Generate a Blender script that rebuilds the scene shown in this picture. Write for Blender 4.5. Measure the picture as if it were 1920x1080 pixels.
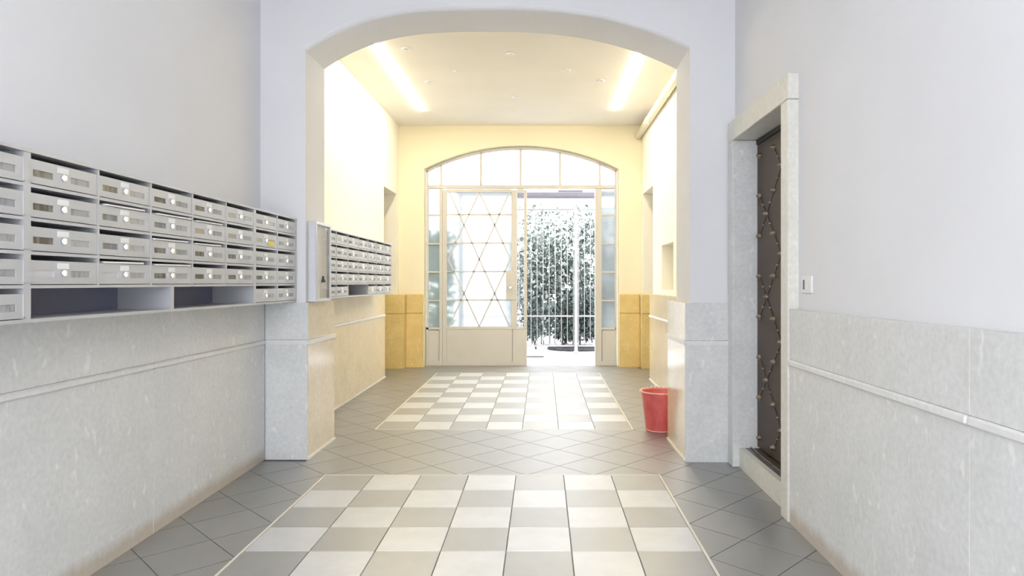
import bpy, math, random
from mathutils import Vector, Matrix
random.seed(7)
C = bpy.context.scene
COL = C.collection
for o in list(bpy.data.objects):
    bpy.data.objects.remove(o)

# ------------------------------------------------------------------ camera
cam_d = bpy.data.cameras.new('camera')
cam = bpy.data.objects.new('camera', cam_d)
COL.objects.link(cam)
cam.location = (0, 0, 1.26)
cam.rotation_euler = (math.pi / 2, 0, 0)
cam_d.sensor_width = 36.0
cam_d.lens = 24.0
cam_d.shift_x = -57 / 1920
cam_d.shift_y = -10 / 1920
cam_d.clip_start = 0.02
C.camera = cam

# ------------------------------------------------------------------ sky, light, exposure
SKY = 8.8
LED = 215.0
FILL = 12.0
w = bpy.data.worlds.new('overcast_sky')
C.world = w
w.use_nodes = True
bg = w.node_tree.nodes['Background']
bg.inputs[0].default_value = (0.93, 0.955, 1.0, 1)
bg.inputs[1].default_value = SKY


def area(name, loc, size, power, color, rot=(0, 0, 0)):
    d = bpy.data.lights.new(name, 'AREA')
    d.shape = 'RECTANGLE'
    d.size, d.size_y = size
    d.energy = power
    d.color = color
    o = bpy.data.objects.new(name, d)
    o.location = loc
    o.rotation_euler = rot
    COL.objects.link(o)
    return o


area('vestibule_fill_light', (-0.3, 1.6, 3.8), (1.6, 3.6), FILL, (0.92, 0.95, 1.0))  # fill lamp added to brighten the vestibule, no known fixture here
C.view_settings.view_transform = 'Standard'
C.view_settings.look = 'None'
C.view_settings.gamma = 1.0
C.view_settings.use_curve_mapping = False
C.view_settings.exposure = 0.0

# ------------------------------------------------------------------ helpers
SL = 12 / 1280.0                      # the passage floor rises gently towards the courtyard


def zf(y):
    return SL * y


class MB:
    """collects faces for ONE mesh"""

    def __init__(self):
        self.v, self.f, self.sm = [], [], []

    def quad(self, *p, smooth=False):
        n = len(self.v)
        self.v += [tuple(q) for q in p]
        self.f.append(tuple(range(n, n + len(p))))
        self.sm.append(smooth)

    def hexa(self, p):
        """p: 8 points, bottom ring ccw 0-3, top ring 4-7"""
        n = len(self.v)
        self.v += [tuple(q) for q in p]
        for a in ((0, 3, 2, 1), (4, 5, 6, 7), (0, 1, 5, 4), (1, 2, 6, 5), (2, 3, 7, 6), (3, 0, 4, 7)):
            self.f.append(tuple(n + i for i in a))
            self.sm.append(False)
        return self

    def box(self, x0, x1, y0, y1, z0, z1, floor=False):
        a = (zf(y0), zf(y1)) if floor else (z0, z0)
        return self.hexa([(x0, y0, a[0]), (x1, y0, a[0]), (x1, y1, a[1]), (x0, y1, a[1]),
                          (x0, y0, z1), (x1, y0, z1), (x1, y1, z1), (x0, y1, z1)])

    def bev(self, x0, x1, y0, y1, z0, z1, b):
        """box whose 12 edges are chamfered"""
        n = len(self.v)
        vid = {}
        xs, ys, zs = (x0, x1), (y0, y1), (z0, z1)
        for i in (0, 1):
            for j in (0, 1):
                for k in (0, 1):
                    c = (xs[i], ys[j], zs[k])
                    d = (b if i == 0 else -b, b if j == 0 else -b, b if k == 0 else -b)
                    for ax in range(3):
                        p = [c[q] + (0 if q == ax else d[q]) for q in range(3)]
                        vid[(i, j, k, ax)] = len(self.v)
                        self.v.append(tuple(p))
        cen = Vector(((x0 + x1) / 2, (y0 + y1) / 2, (z0 + z1) / 2))

        def add(ids):
            ps = [Vector(self.v[q]) for q in ids]
            m = sum(ps, Vector()) / len(ps)
            nn = (ps[1] - ps[0]).cross(ps[2] - ps[0])
            if nn.dot(m - cen) < 0:
                ids = ids[::-1]
            self.f.append(tuple(ids))
            self.sm.append(False)
        for s in (0, 1):
            add([vid[(s, 0, 0, 0)], vid[(s, 1, 0, 0)], vid[(s, 1, 1, 0)], vid[(s, 0, 1, 0)]])
            add([vid[(0, s, 0, 1)], vid[(1, s, 0, 1)], vid[(1, s, 1, 1)], vid[(0, s, 1, 1)]])
            add([vid[(0, 0, s, 2)], vid[(1, 0, s, 2)], vid[(1, 1, s, 2)], vid[(0, 1, s, 2)]])
        for a in (0, 1):
            for c in (0, 1):
                add([vid[(0, a, c, 1)], vid[(1, a, c, 1)], vid[(1, a, c, 2)], vid[(0, a, c, 2)]])
                add([vid[(a, 0, c, 0)], vid[(a, 1, c, 0)], vid[(a, 1, c, 2)], vid[(a, 0, c, 2)]])
                add([vid[(a, c, 0, 0)], vid[(a, c, 1, 0)], vid[(a, c, 1, 1)], vid[(a, c, 0, 1)]])
        for i in (0, 1):
            for j in (0, 1):
                for k in (0, 1):
                    add([vid[(i, j, k, 0)], vid[(i, j, k, 1)], vid[(i, j, k, 2)]])
        return self

    def tube(self, p, q, r, n=12, r2=None, caps=True, smooth=True):
        p, q = Vector(p), Vector(q)
        r2 = r if r2 is None else r2
        d = (q - p).normalized()
        u = d.orthogonal().normalized()
        v = d.cross(u)
        b = len(self.v)
        for (c, rr) in ((p, r), (q, r2)):
            for i in range(n):
                a = 2 * math.pi * i / n
                self.v.append(tuple(c + rr * (math.cos(a) * u + math.sin(a) * v)))
        for i in range(n):
            j = (i + 1) % n
            self.f.append((b + i, b + j, b + n + j, b + n + i))
            self.sm.append(smooth)
        if caps:
            self.f.append(tuple(b + i for i in range(n))[::-1])
            self.f.append(tuple(b + n + i for i in range(n)))
            self.sm += [False, False]
        return self

    def lathe(self, prof, n=32, smooth=True, c=(0, 0, 0)):
        b = len(self.v)
        for (r, z) in prof:
            for i in range(n):
                a = 2 * math.pi * i / n
                self.v.append((c[0] + r * math.cos(a), c[1] + r * math.sin(a), c[2] + z))
        for k in range(len(prof) - 1):
            for i in range(n):
                j = (i + 1) % n
                self.f.append((b + k * n + i, b + k * n + j, b + (k + 1) * n + j, b + (k + 1) * n + i))
                self.sm.append(smooth)
        return self

    def mesh(self, name, mats):
        me = bpy.data.meshes.new(name)
        me.from_pydata(self.v, [], self.f)
        me.polygons.foreach_set('use_smooth', self.sm)
        for m in (mats if isinstance(mats, (list, tuple)) else [mats]):
            me.materials.append(m)
        me.update()
        return me

    def obj(self, name, mat, parent=None, loc=None):
        return link(name, self.mesh(name, mat), parent, loc)


def link(name, me, parent=None, loc=None, rot=None):
    o = bpy.data.objects.new(name, me)
    COL.objects.link(o)
    if parent:
        o.parent = parent
    if loc:
        o.location = loc
    if rot:
        o.rotation_euler = rot
    return o


def tag(o, label, cat, group=None):
    o['label'] = label
    o['category'] = cat
    if group:
        o['group'] = group
    return o


def thing(name, label, cat, loc=(0, 0, 0), group=None):
    return tag(link(name, None, None, loc), label, cat, group)


def struct(o, label=None):
    o['kind'] = 'structure'
    if label:
        o['label'] = label
    return o


# ------------------------------------------------------------------ materials
class NT:
    def __init__(self, name):
        self.m = bpy.data.materials.new(name)
        self.m.use_nodes = True
        self.t = self.m.node_tree
        self.b = self.t.nodes['Principled BSDF']
        self.out = self.t.nodes['Material Output']

    def n(self, kind, **k):
        nd = self.t.nodes.new(kind)
        for a, v in k.items():
            setattr(nd, a, v)
        return nd

    def l(self, a, b):
        self.t.links.new(a, b)

    def mix(self, fac, a, b, mode='MIX'):
        nd = self.n('ShaderNodeMix', data_type='RGBA', blend_type=mode)
        for (i, s) in ((0, fac), (6, a), (7, b)):
            if hasattr(s, 'is_linked'):
                self.l(s, nd.inputs[i])
            elif i == 0:
                nd.inputs[0].default_value = s
            else:
                nd.inputs[i].default_value = (*s, 1)
        return nd.outputs[2]

    def pos(self, scale=(1, 1, 1), obj=False):
        if obj:
            src = self.n('ShaderNodeTexCoord').outputs['Object']
        else:
            src = self.n('ShaderNodeNewGeometry').outputs['Position']
        mp = self.n('ShaderNodeMapping')
        mp.inputs['Scale'].default_value = scale
        self.l(src, mp.inputs[0])
        return mp.outputs[0]

    def noise(self, vec, scale, detail=3, rough=0.5):
        nd = self.n('ShaderNodeTexNoise')
        nd.inputs['Scale'].default_value = scale
        nd.inputs['Detail'].default_value = detail
        nd.inputs['Roughness'].default_value = rough
        self.l(vec, nd.inputs['Vector'])
        return nd.outputs['Fac']

    def ramp(self, fac, stops, interp='LINEAR'):
        r = self.n('ShaderNodeValToRGB')
        r.color_ramp.interpolation = interp
        el = r.color_ramp.elements
        while len(el) < len(stops):
            el.new(0.5)
        for e, (p, c) in zip(el, stops):
            e.position = p
            e.color = (*c, 1) if len(c) == 3 else c
        self.l(fac, r.inputs[0])
        return r.outputs[0]

    def bump(self, h, strength, dist=0.01):
        b = self.n('ShaderNodeBump')
        b.inputs['Strength'].default_value = strength
        b.inputs['Distance'].default_value = dist
        self.l(h, b.inputs['Height'])
        self.l(b.outputs[0], self.b.inputs['Normal'])

    def set(self, **k):
        names = dict(color='Base Color', rough='Roughness', metal='Metallic', spec='Specular IOR Level',
                     trans='Transmission Weight', ior='IOR', emit='Emission Strength', ecol='Emission Color', coat='Coat Weight')
        for a, v in k.items():
            i = self.b.inputs[names[a]]
            if hasattr(v, 'is_linked'):
                self.l(v, i)
            elif isinstance(v, tuple):
                i.default_value = (*v, 1)
            else:
                i.default_value = v
        return self


def plain(name, color, rough=0.5, metal=0.0, var=0.05, scale=8.0, spec=0.5, bump=0.0):
    """colour with a little procedural mottling"""
    t = NT(name)
    f = t.noise(t.pos(), scale, 4)
    lo = tuple(c * (1 - var) for c in color)
    hi = tuple(min(1, c * (1 + var)) for c in color)
    t.set(color=t.ramp(f, [(0.3, lo), (0.7, hi)]), rough=rough, metal=metal, spec=spec)
    if bump:
        t.bump(t.noise(t.pos(), scale * 12, 3), bump, 0.003)
    return t.m


def stone(name, base, vein, fleck, rough, stain=None, scale=1.0):
    t = NT(name)
    p = t.pos()
    f1 = t.noise(p, 5 * scale, 6, 0.65)
    f2 = t.noise(p, 42 * scale, 4, 0.6)
    c = t.ramp(f1, [(0.32, vein), (0.68, base)])
    c = t.mix(0.45, c, t.ramp(f2, [(0.30, vein), (0.70, tuple(min(1, x * 1.14) for x in base))]))
    vo = t.n('ShaderNodeTexVoronoi')
    vo.inputs['Scale'].default_value = 19 * scale
    pm = t.pos((1.0, 1.0, 0.55))
    wob = t.n('ShaderNodeMixRGB')
    wob.inputs[0].default_value = 0.12
    nz = t.n('ShaderNodeTexNoise')
    nz.inputs['Scale'].default_value = 16
    t.l(pm, nz.inputs['Vector'])
    t.l(pm, wob.inputs[1])
    t.l(nz.outputs['Color'], wob.inputs[2])
    t.l(wob.outputs[0], vo.inputs['Vector'])
    gate = t.n('ShaderNodeMath', operation='LESS_THAN')
    sep0 = t.n('ShaderNodeSeparateColor')
    t.l(vo.outputs['Color'], sep0.inputs[0])
    t.l(sep0.outputs[0], gate.inputs[0])
    gate.inputs[1].default_value = 0.30
    fl = t.ramp(vo.outputs['Distance'], [(0.10, (1, 1, 1)), (0.30, (0, 0, 0))])
    mu = t.n('ShaderNodeMath', operation='MULTIPLY')
    t.l(fl, mu.inputs[0])
    t.l(gate.outputs[0], mu.inputs[1])
    mu2 = t.n('ShaderNodeMath', operation='MULTIPLY')
    t.l(mu.outputs[0], mu2.inputs[0])
    mu2.inputs[1].default_value = 0.75
    c = t.mix(mu2.outputs[0], c, fleck)
    if stain:
        sep = t.n('ShaderNodeSeparateXYZ')
        t.l(t.n('ShaderNodeNewGeometry').outputs['Position'], sep.inputs[0])
        a = t.n('ShaderNodeMath', operation='MULTIPLY_ADD')
        t.l(sep.outputs[1], a.inputs[0])
        a.inputs[1].default_value = -SL
        t.l(sep.outputs[2], a.inputs[2])
        b = t.n('ShaderNodeMath', operation='MULTIPLY_ADD')
        t.l(t.noise(t.pos((1, 1, 0.3)), 12, 4, 0.7), b.inputs[0])
        b.inputs[1].default_value = -0.085
        t.l(a.outputs[0], b.inputs[2])
        k = t.ramp(b.outputs[0], [(0.0, (1, 1, 1)), (0.055, (0, 0, 0))])
        k2 = t.n('ShaderNodeMath', operation='MULTIPLY')
        t.l(k, k2.inputs[0])
        k2.inputs[1].default_value = 0.6
        c = t.mix(k2.outputs[0], c, stain)
    t.set(color=c, rough=rough)
    t.bump(f2, 0.05, 0.002)
    return t.m


M = {}
M['plaster'] = plain('white_plaster', (0.80, 0.80, 0.815), 0.7, var=0.02, scale=1.5, spec=0.2, bump=0.03)
M['cream'] = plain('cream_plaster', (0.88, 0.85, 0.74), 0.7, var=0.02, scale=1.5, spec=0.2, bump=0.03)
M['cream_back'] = plain('cream_plaster_back', (0.87, 0.80, 0.60), 0.7, var=0.02, scale=1.5, spec=0.2, bump=0.03)
M['ceil'] = plain('ceiling_paint', (0.84, 0.81, 0.75), 0.75, var=0.02, scale=2, spec=0.2)
M['stone'] = stone('grey_stone', (0.735, 0.74, 0.735), (0.61, 0.62, 0.615), (0.86, 0.86, 0.84), 0.32, (0.42, 0.32, 0.21))
M['stone_clean'] = stone('grey_pier_stone', (0.735, 0.74, 0.735), (0.61, 0.62, 0.615), (0.86, 0.86, 0.84), 0.32)
M['pale_stone'] = stone('pale_frame_stone', (0.75, 0.735, 0.67), (0.65, 0.635, 0.57), (0.8, 0.79, 0.75), 0.4)
M['polished_warm'] = stone('polished_stone_warm_lit', (0.76, 0.67, 0.50), (0.65, 0.55, 0.38), (0.80, 0.76, 0.66), 0.16)  # same grey stone, with the warm lamp light put into its colour
M['yellow'] = stone('yellow_travertine', (0.76, 0.58, 0.25), (0.60, 0.43, 0.15), (0.85, 0.70, 0.40), 0.45, scale=1.3)
M['rail'] = stone('rail_stone', (0.78, 0.775, 0.765), (0.70, 0.70, 0.69), (0.85, 0.85, 0.85), 0.3)


def tile_mat(name, color, rough, var):
    t = NT(name)
    oi = t.n('ShaderNodeObjectInfo')
    f = t.noise(t.pos(), 7, 5, 0.6)
    c = t.ramp(f, [(0.3, tuple(x * 0.90 for x in color)), (0.7, tuple(x * 1.08 for x in color))])
    r = t.ramp(oi.outputs['Random'], [(0, (1 - var,) * 3), (1, (1 + var,) * 3)])
    t.set(color=t.mix(1.0, c, r, 'MULTIPLY'), spec=0.5, coat=1.0,
          rough=rough)
    t.b.inputs['Coat Roughness'].default_value = 0.40
    t.b.inputs['Coat IOR'].default_value = 2.6
    return t.m


M['tile_grey'] = tile_mat('grey_floor_tile', (0.225, 0.23, 0.225), 0.5, 0.07)
M['tile_dark'] = tile_mat('slate_floor_tile', (0.15, 0.151, 0.148), 0.5, 0.06)
M['tile_light'] = tile_mat('ivory_floor_tile', (0.545, 0.56, 0.57), 0.5, 0.03)
M['grout'] = plain('floor_grout', (0.18, 0.175, 0.165), 0.7, var=0.1, scale=30)
M['border'] = plain('ivory_border', (0.80, 0.76, 0.66), 0.35, var=0.04, scale=10)
M['metal'] = plain('grey_lacquered_metal', (0.54, 0.55, 0.575), 0.38, metal=0.25, var=0.03, scale=5)
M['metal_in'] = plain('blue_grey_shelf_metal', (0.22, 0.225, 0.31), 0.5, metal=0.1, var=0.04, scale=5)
M['chrome'] = plain('brushed_chrome', (0.85, 0.84, 0.82), 0.22, metal=0.9, var=0.03)
M['card'] = plain('white_card', (0.88, 0.88, 0.86), 0.6, var=0.02)
M['paper'] = plain('paper', (0.90, 0.89, 0.86), 0.7, var=0.03, scale=20)
M['sticker'] = plain('yellow_sticker', (0.80, 0.72, 0.10), 0.5)
M['black'] = plain('black_plastic', (0.02, 0.02, 0.022), 0.4)
M['white_plastic'] = plain('white_plastic', (0.85, 0.85, 0.85), 0.35, var=0.01)
M['grey_plastic'] = plain('grey_plastic', (0.14, 0.14, 0.15), 0.4)
M['alu'] = plain('aluminium', (0.66, 0.67, 0.70), 0.32, metal=0.6, var=0.03)
M['frame'] = plain('taupe_painted_steel', (0.60, 0.575, 0.53), 0.4, var=0.03, scale=4)
M['bronze'] = plain('dark_bronze_sheet', (0.070, 0.050, 0.037), 0.45, metal=0.0, var=0.12, scale=3, spec=0.25)
M['stud'] = plain('aged_brass', (0.27, 0.22, 0.155), 0.18, metal=0.9, var=0.15, scale=40)
M['strap'] = plain('dark_iron_strap', (0.035, 0.03, 0.028), 0.5, metal=0.5)
M['mat'] = plain('worn_brown_threshold', (0.10, 0.075, 0.055), 0.35, var=0.4, scale=14)
M['dark_slab'] = plain('dark_slate', (0.13, 0.13, 0.135), 0.3, var=0.08)
M['pipe'] = plain('cream_painted_pipe', (0.84, 0.77, 0.62), 0.4, var=0.02)
M['white_iron'] = plain('white_painted_iron', (0.30, 0.295, 0.32), 0.45, var=0.03)
M['post_white'] = plain('white_painted_post', (0.55, 0.54, 0.58), 0.45, var=0.03)
M['pave'] = plain('pale_courtyard_paving', (0.72, 0.72, 0.74), 0.6, var=0.05, scale=3)
M['facade'] = plain('white_facade', (0.82, 0.82, 0.82), 0.8, var=0.03, scale=2)
M['lilac'] = plain('lilac_grey_beam', (0.12, 0.115, 0.155), 0.6, var=0.05)
M['dark_oval'] = plain('dark_ground', (0.03, 0.032, 0.036), 0.8, var=0.3, scale=10)
M['bark'] = plain('bark', (0.09, 0.08, 0.07), 0.8, var=0.3, scale=20)

t = NT('red_plastic')
f = t.noise(t.pos((1, 1, 0.5)), 14, 5, 0.65)
t.set(color=t.ramp(f, [(0.35, (0.60, 0.085, 0.085)), (0.68, (0.72, 0.15, 0.145))]), rough=0.36)
M['red'] = t.m
t = NT('red_rim')
t.set(color=t.ramp(t.noise(t.pos(), 20), [(0.3, (0.84, 0.32, 0.28)), (0.7, (0.88, 0.42, 0.36))]), rough=0.28)
M['red_rim'] = t.m

# smoky mailbox windows: what shows through differs from box to box
t = NT('mailbox_window')
oi = t.n('ShaderNodeObjectInfo')
c = t.ramp(oi.outputs['Random'], [(0, (0.085, 0.078, 0.062)), (0.22, (0.17, 0.15, 0.105)), (0.40, (0.10, 0.075, 0.065)),
                                  (0.55, (0.42, 0.38, 0.30)), (0.72, (0.20, 0.20, 0.21)), (0.88, (0.60, 0.60, 0.62))], 'CONSTANT')
f = t.noise(t.pos((1, 26, 6)), 2.0, 2, 0.4)
t.set(color=t.mix(t.ramp(f, [(0.45, (0, 0, 0)), (0.62, (0.22, 0.22, 0.22))]), c, (0.62, 0.62, 0.62)), rough=0.15)
M['win'] = t.m
t = NT('mailbox_window_pale')
oi = t.n('ShaderNodeObjectInfo')
c = t.ramp(oi.outputs['Random'], [(0, (0.40, 0.40, 0.41)), (0.5, (0.47, 0.47, 0.47)), (0.8, (0.36, 0.36, 0.38))], 'CONSTANT')
f = t.noise(t.pos((1, 30, 8)), 2.0, 2, 0.4)
t.set(color=t.mix(t.ramp(f, [(0.52, (0, 0, 0)), (0.66, (0.5, 0.5, 0.5))]), c, (0.20, 0.20, 0.22)), rough=0.15)
M['win_pale'] = t.m

# printed notice: faint lines
t = NT('printed_notice')
wv = t.n('ShaderNodeTexWave', wave_type='BANDS', bands_direction='Z')
wv.inputs['Scale'].default_value = 22
wv.inputs['Distortion'].default_value = 0.4
t.l(t.pos(), wv.inputs['Vector'])
k = t.ramp(wv.outputs['Fac'], [(0.70, (0, 0, 0)), (0.9, (0.18, 0.18, 0.18))])
t.set(color=t.mix(k, (0.88, 0.86, 0.82), (0.45, 0.44, 0.43)), rough=0.7)
M['notice'] = t.m

# frosted glass: part scattering, part rough clear
def frosted(name, tint, scat, rough):
    t = NT(name)
    t.b.inputs['Base Color'].default_value = (*tint, 1)
    t.b.inputs['Roughness'].default_value = rough
    t.b.inputs['Transmission Weight'].default_value = 1.0
    t.b.inputs['IOR'].default_value = 1.12
    tr = t.n('ShaderNodeBsdfTranslucent')
    tr.inputs[0].default_value = (*scat, 1)
    mx = t.n('ShaderNodeMixShader')
    t.l(t.ramp(t.noise(t.pos(), 120, 2), [(0.3, (0.38,) * 3), (0.7, (0.46,) * 3)]), mx.inputs[0])
    t.l(t.b.outputs[0], mx.inputs[1])
    t.l(tr.outputs[0], mx.inputs[2])
    t.l(mx.outputs[0], t.out.inputs[0])
    return t.m


M['frost'] = frosted('frosted_glass', (0.17, 0.19, 0.193), (0.25, 0.268, 0.275), 0.40)
M['opal'] = frosted('pale_opal_glass', (0.36, 0.37, 0.37), (0.36, 0.37, 0.37), 0.25)
# clear cabinet glass
t = NT('clear_glass')
gl = t.n('ShaderNodeBsdfGlossy')
gl.inputs['Roughness'].default_value = 0.03
tp = t.n('ShaderNodeBsdfTransparent')
mx = t.n('ShaderNodeMixShader')
fr = t.n('ShaderNodeFresnel')
fr.inputs[0].default_value = 1.25
t.l(fr.outputs[0], mx.inputs[0])
t.l(tp.outputs[0], mx.inputs[1])
t.l(gl.outputs[0], mx.inputs[2])
t.l(mx.outputs[0], t.out.inputs[0])
M['glass'] = t.m
# LED diffuser
t = NT('led_diffuser')
t.set(color=(1, 0.95, 0.85), ecol=(1.0, 0.885, 0.66), emit=LED)
M['led'] = t.m
# leaves
t = NT('ivy_leaf')
f = t.noise(t.pos(), 9, 3)
t.set(color=t.ramp(f, [(0.3, (0.035, 0.053, 0.052)), (0.5, (0.11, 0.145, 0.135)), (0.68, (0.34, 0.39, 0.35))]), rough=0.28)  # palest tone paints overexposed highlights into the leaf colour
M['leaf'] = t.m
t = NT('dark_shrub_leaf')
f = t.noise(t.pos(), 12, 3)
t.set(color=t.ramp(f, [(0.3, (0.012, 0.022, 0.022)), (0.7, (0.05, 0.08, 0.065))]), rough=0.3)
M['leaf_dark'] = t.m
t = NT('green_bush_leaf')
t.set(color=t.ramp(t.noise(t.pos(), 9, 3), [(0.3, (0.06, 0.13, 0.05)), (0.7, (0.16, 0.27, 0.13))]), rough=0.35)
M['leaf_green'] = t.m

# ------------------------------------------------------------------ dimensions
XL, XR = -1.945, 1.310          # front plaster faces
WL, WR = -1.905, 1.264          # front wainscot faces
HL, HR = -1.997, 1.380          # hall plaster faces
GL, GR = -1.963, 1.313          # hall wainscot faces
PL, PR = -1.632, 1.003          # arch plaster reveals
QL, QR = -1.612, 0.971          # arch wainscot reveals
YA, YB, YC = 4.65, 5.11, 5.29   # arch front, plaster back, wainscot back
YW = 9.5                        # back wall
Y0 = -1.2
ZR0, ZR1, ZT = 0.835, 0.868, 1.123
ZC, ZH = 3.9, 3.445


def yfront(x):
    return YA - 0.0208 * x


# ------------------------------------------------------------------ floor with its tiles
fl = MB()
a = math.atan(SL)
fl.quad((-2.0, Y0, -0.004), (1.6, Y0, -0.004), (1.6, 9.64, -0.004), (-2.0, 9.64, -0.004))
fl.quad((-2.0, Y0, -0.12), (-2.0, 9.64, -0.12), (1.6, 9.64, -0.12), (1.6, Y0, -0.12))
floor = struct(fl.obj('floor', M['grout']), 'tiled passage floor with two chequered panels')
floor.rotation_euler = (a, 0, 0)

BX0, BX1 = -1.381, 0.748
TW = (BX1 - BX0 - 0.026) / 7
TP = 0.298
g = 0.0016
m_tile = {}
for k, key in ((0, 'tile_grey'), (1, 'tile_light')):
    b = MB()
    hx, hy = TW / 2 - g, TP / 2 - g
    e = 0.0015
    n = [(-hx, -hy), (hx, -hy), (hx, hy), (-hx, hy)]
    n2 = [(-hx + e, -hy + e), (hx - e, -hy + e), (hx - e, hy - e), (-hx + e, hy - e)]
    b.quad(*[(x, y, 0) for x, y in n2])
    for i in range(4):
        j = (i + 1) % 4
        b.quad((*n[i], -0.004), (*n[j], -0.004), (*n2[j], 0), (*n2[i], 0))
    m_tile[k] = b.mesh('chequer_tile', M[key])
P1 = (0.9, 4.335)       # near panel
P2 = (5.61, 8.914)      # far panel
rows1, rows2 = 11, 11
for (ys, rows, sgn) in ((P1[1] - 0.013, rows1, -1), (P2[0] + 0.013, rows2, 1)):
    for r in range(rows):
        for c in range(7):
            link('chequer_tile', m_tile[(r + c) % 2], floor,
                 (BX0 + 0.013 + TW * (c + .5), ys + sgn * TP * (r + .5), 0))
for (y0, y1) in ((P1[1] - 0.013 - rows1 * TP - .013, P1[1]), (P2[0], P2[0] + .026 + rows2 * TP)):
    b = MB()
    bw = 0.0125
    b.box(BX0, BX0 + bw, y0, y1, -.004, .0004)
    b.box(BX1 - bw, BX1, y0, y1, -.004, .0004)
    b.box(BX0 + bw, BX1 - bw, y0, y0 + bw, -.004, .0004)
    b.box(BX0 + bw, BX1 - bw, y1 - bw, y1, -.004, .0004)
    b.obj('panel_border', M['border'], floor)['label'] = 'thin ivory border strip around the chequered panel'


def clip(poly, rect):
    x0, x1, y0, y1 = rect
    for (ax, v, s) in ((0, x0, 1), (0, x1, -1), (1, y0, 1), (1, y1, -1)):
        out = []
        for i in range(len(poly)):
            p, q = poly[i], poly[(i + 1) % len(poly)]
            dp, dq = s * (p[ax] - v), s * (q[ax] - v)
            if dp >= 0:
                out.append(p)
            if dp * dq < 0:
                tt = dp / (dp - dq)
                out.append((p[0] + tt * (q[0] - p[0]), p[1] + tt * (q[1] - p[1])))
        poly = out
        if len(poly) < 3:
            return []
    return poly


far_end = P2[0] + .026 + rows2 * TP
near_end = P1[1] - .026 - rows1 * TP
REG = [(WL, BX0, 0.6, P1[1]), (BX1, WR, 0.6, P1[1]), (WL, WR, P1[1], 4.64), (QL, QR, 4.64, YC),
       (GL, GR, YC, P2[0]), (GL, BX0, P2[0], far_end), (BX1, GR, P2[0], far_end), (GL, GR, far_end, 9.63),
       (BX0, BX1, 0.6, near_end), (WR, 1.30, 3.598, 4.504), (-2.6, GL, 8.62, 9.30), (GR, 2.1, 8.54, 9.30)]
h = 0.2121
for i in range(-16, 8):
    for j in range(-20, 28):
        if (i + j) % 2 == 0:
            continue
        cx, cy = BX1 + h * i, 4.324 + h * j
        d = h - 0.0028
        dia = [(cx + d, cy), (cx, cy + d), (cx - d, cy), (cx, cy - d)]
        b = MB()
        area_s = 0
        for R in REG:
            pc = clip(dia, R)
            if pc:
                s = 0.5 * sum(pc[k][0] * pc[(k + 1) % len(pc)][1] - pc[(k + 1) % len(pc)][0] * pc[k][1] for k in range(len(pc)))
                if s < 2e-4:
                    continue
                area_s += s
                b.quad(*[(x, y, 0) for x, y in pc])
                for k in range(len(pc)):
                    q = (k + 1) % len(pc)
                    b.quad((*pc[k], -.004), (*pc[q], -.004), (*pc[q], 0), (*pc[k], 0))
        if area_s > 3e-4:
            b.obj('diagonal_tile', M['tile_dark'], floor)

# ------------------------------------------------------------------ front (vestibule) walls
EPS = 0.0026


def wains(parent, face, back, ys, axis='y', mat='stone', joint=EPS, zt=ZT, rail=True):
    """lower slab, rail, upper slab between consecutive positions; face/back are x positions"""
    x0, x1 = min(face, back), max(face, back)
    s = 1 if face > back else -1
    for k in range(len(ys) - 1):
        a0, a1 = ys[k] + joint, ys[k + 1] - joint
        MB().box(x0, x1, a0, a1, 0, ZR0, floor=True).obj('stone_panel', M[mat], parent)
        MB().box(x0, x1, a0, a1, ZR1, zt, ).obj('stone_panel', M[mat], parent)
        if k:
            MB().box(min(face - s * .0006, back), max(face - s * .0006, back), ys[k] - joint, ys[k] + joint, 0, ZR0, floor=True).box(
                min(face - s * .0006, back), max(face - s * .0006, back), ys[k] - joint, ys[k] + joint, ZR1, zt).obj('mortar_joint', M['border'], parent)
        if rail:
            fx = face + s * 0.012
            MB().bev(min(fx, back), max(fx, back), a0, a1, ZR0 + .001, ZR1 - .001, 0.007).obj('stone_rail', M['rail'], parent)


wl = MB()
wl.box(-2.3, XL, Y0, 4.72, -.1, ZC + .1)
wall_left = struct(wl.obj('wall_left', M['plaster']), 'white plaster wall above grey stone wainscot and mailboxes')
wains(wall_left, WL, XL, [-1.2, 0.675, 2.01, 3.345, 4.685])

DY0, DY1, DZ = 3.491, 4.615, 2.335
wr = MB()
wr.box(XR, 1.7, Y0, DY0, -.1, ZC + .1)
wr.box(XR, 1.7, DY0, 4.72, DZ, ZC + .1)
wr.box(1.50, 1.7, DY0, 4.72, -.1, DZ)
wall_right = struct(wr.obj('wall_right', M['plaster']), 'white plaster wall with grey stone wainscot beside studded door')
wains(wall_right, WR, XR, [-1.2, 0.5, 2.02, DY0])

wf = MB()
for (xa, xb, za, zb) in ((-2.3, -1.35, -.1, ZC + .1), (0.75, 1.7, -.1, ZC + .1), (-1.35, 0.75, 3.0, ZC + .1)):
    wf.box(xa, xb, Y0 - .3, Y0, za, zb)
struct(wf.obj('wall_front_baffle', M['plaster']))  # unseen wall, added with an opening sized to limit the daylight
# arch wall between vestibule and rear hall
ZS, ZK = 2.857, 3.137
XK = -0.40


def arch_z(x):
    if x < XK:
        tt = (XK - x) / (XK - PL)
        return ZK - (ZK - ZS) * tt ** 3.1
    tt = (x - XK) / (PR - XK)
    return ZK - (ZK - ZS) * tt ** 2.5


am = MB()
PLF = 0.02      # plaster sits behind the stone facing
N = 48


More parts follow.
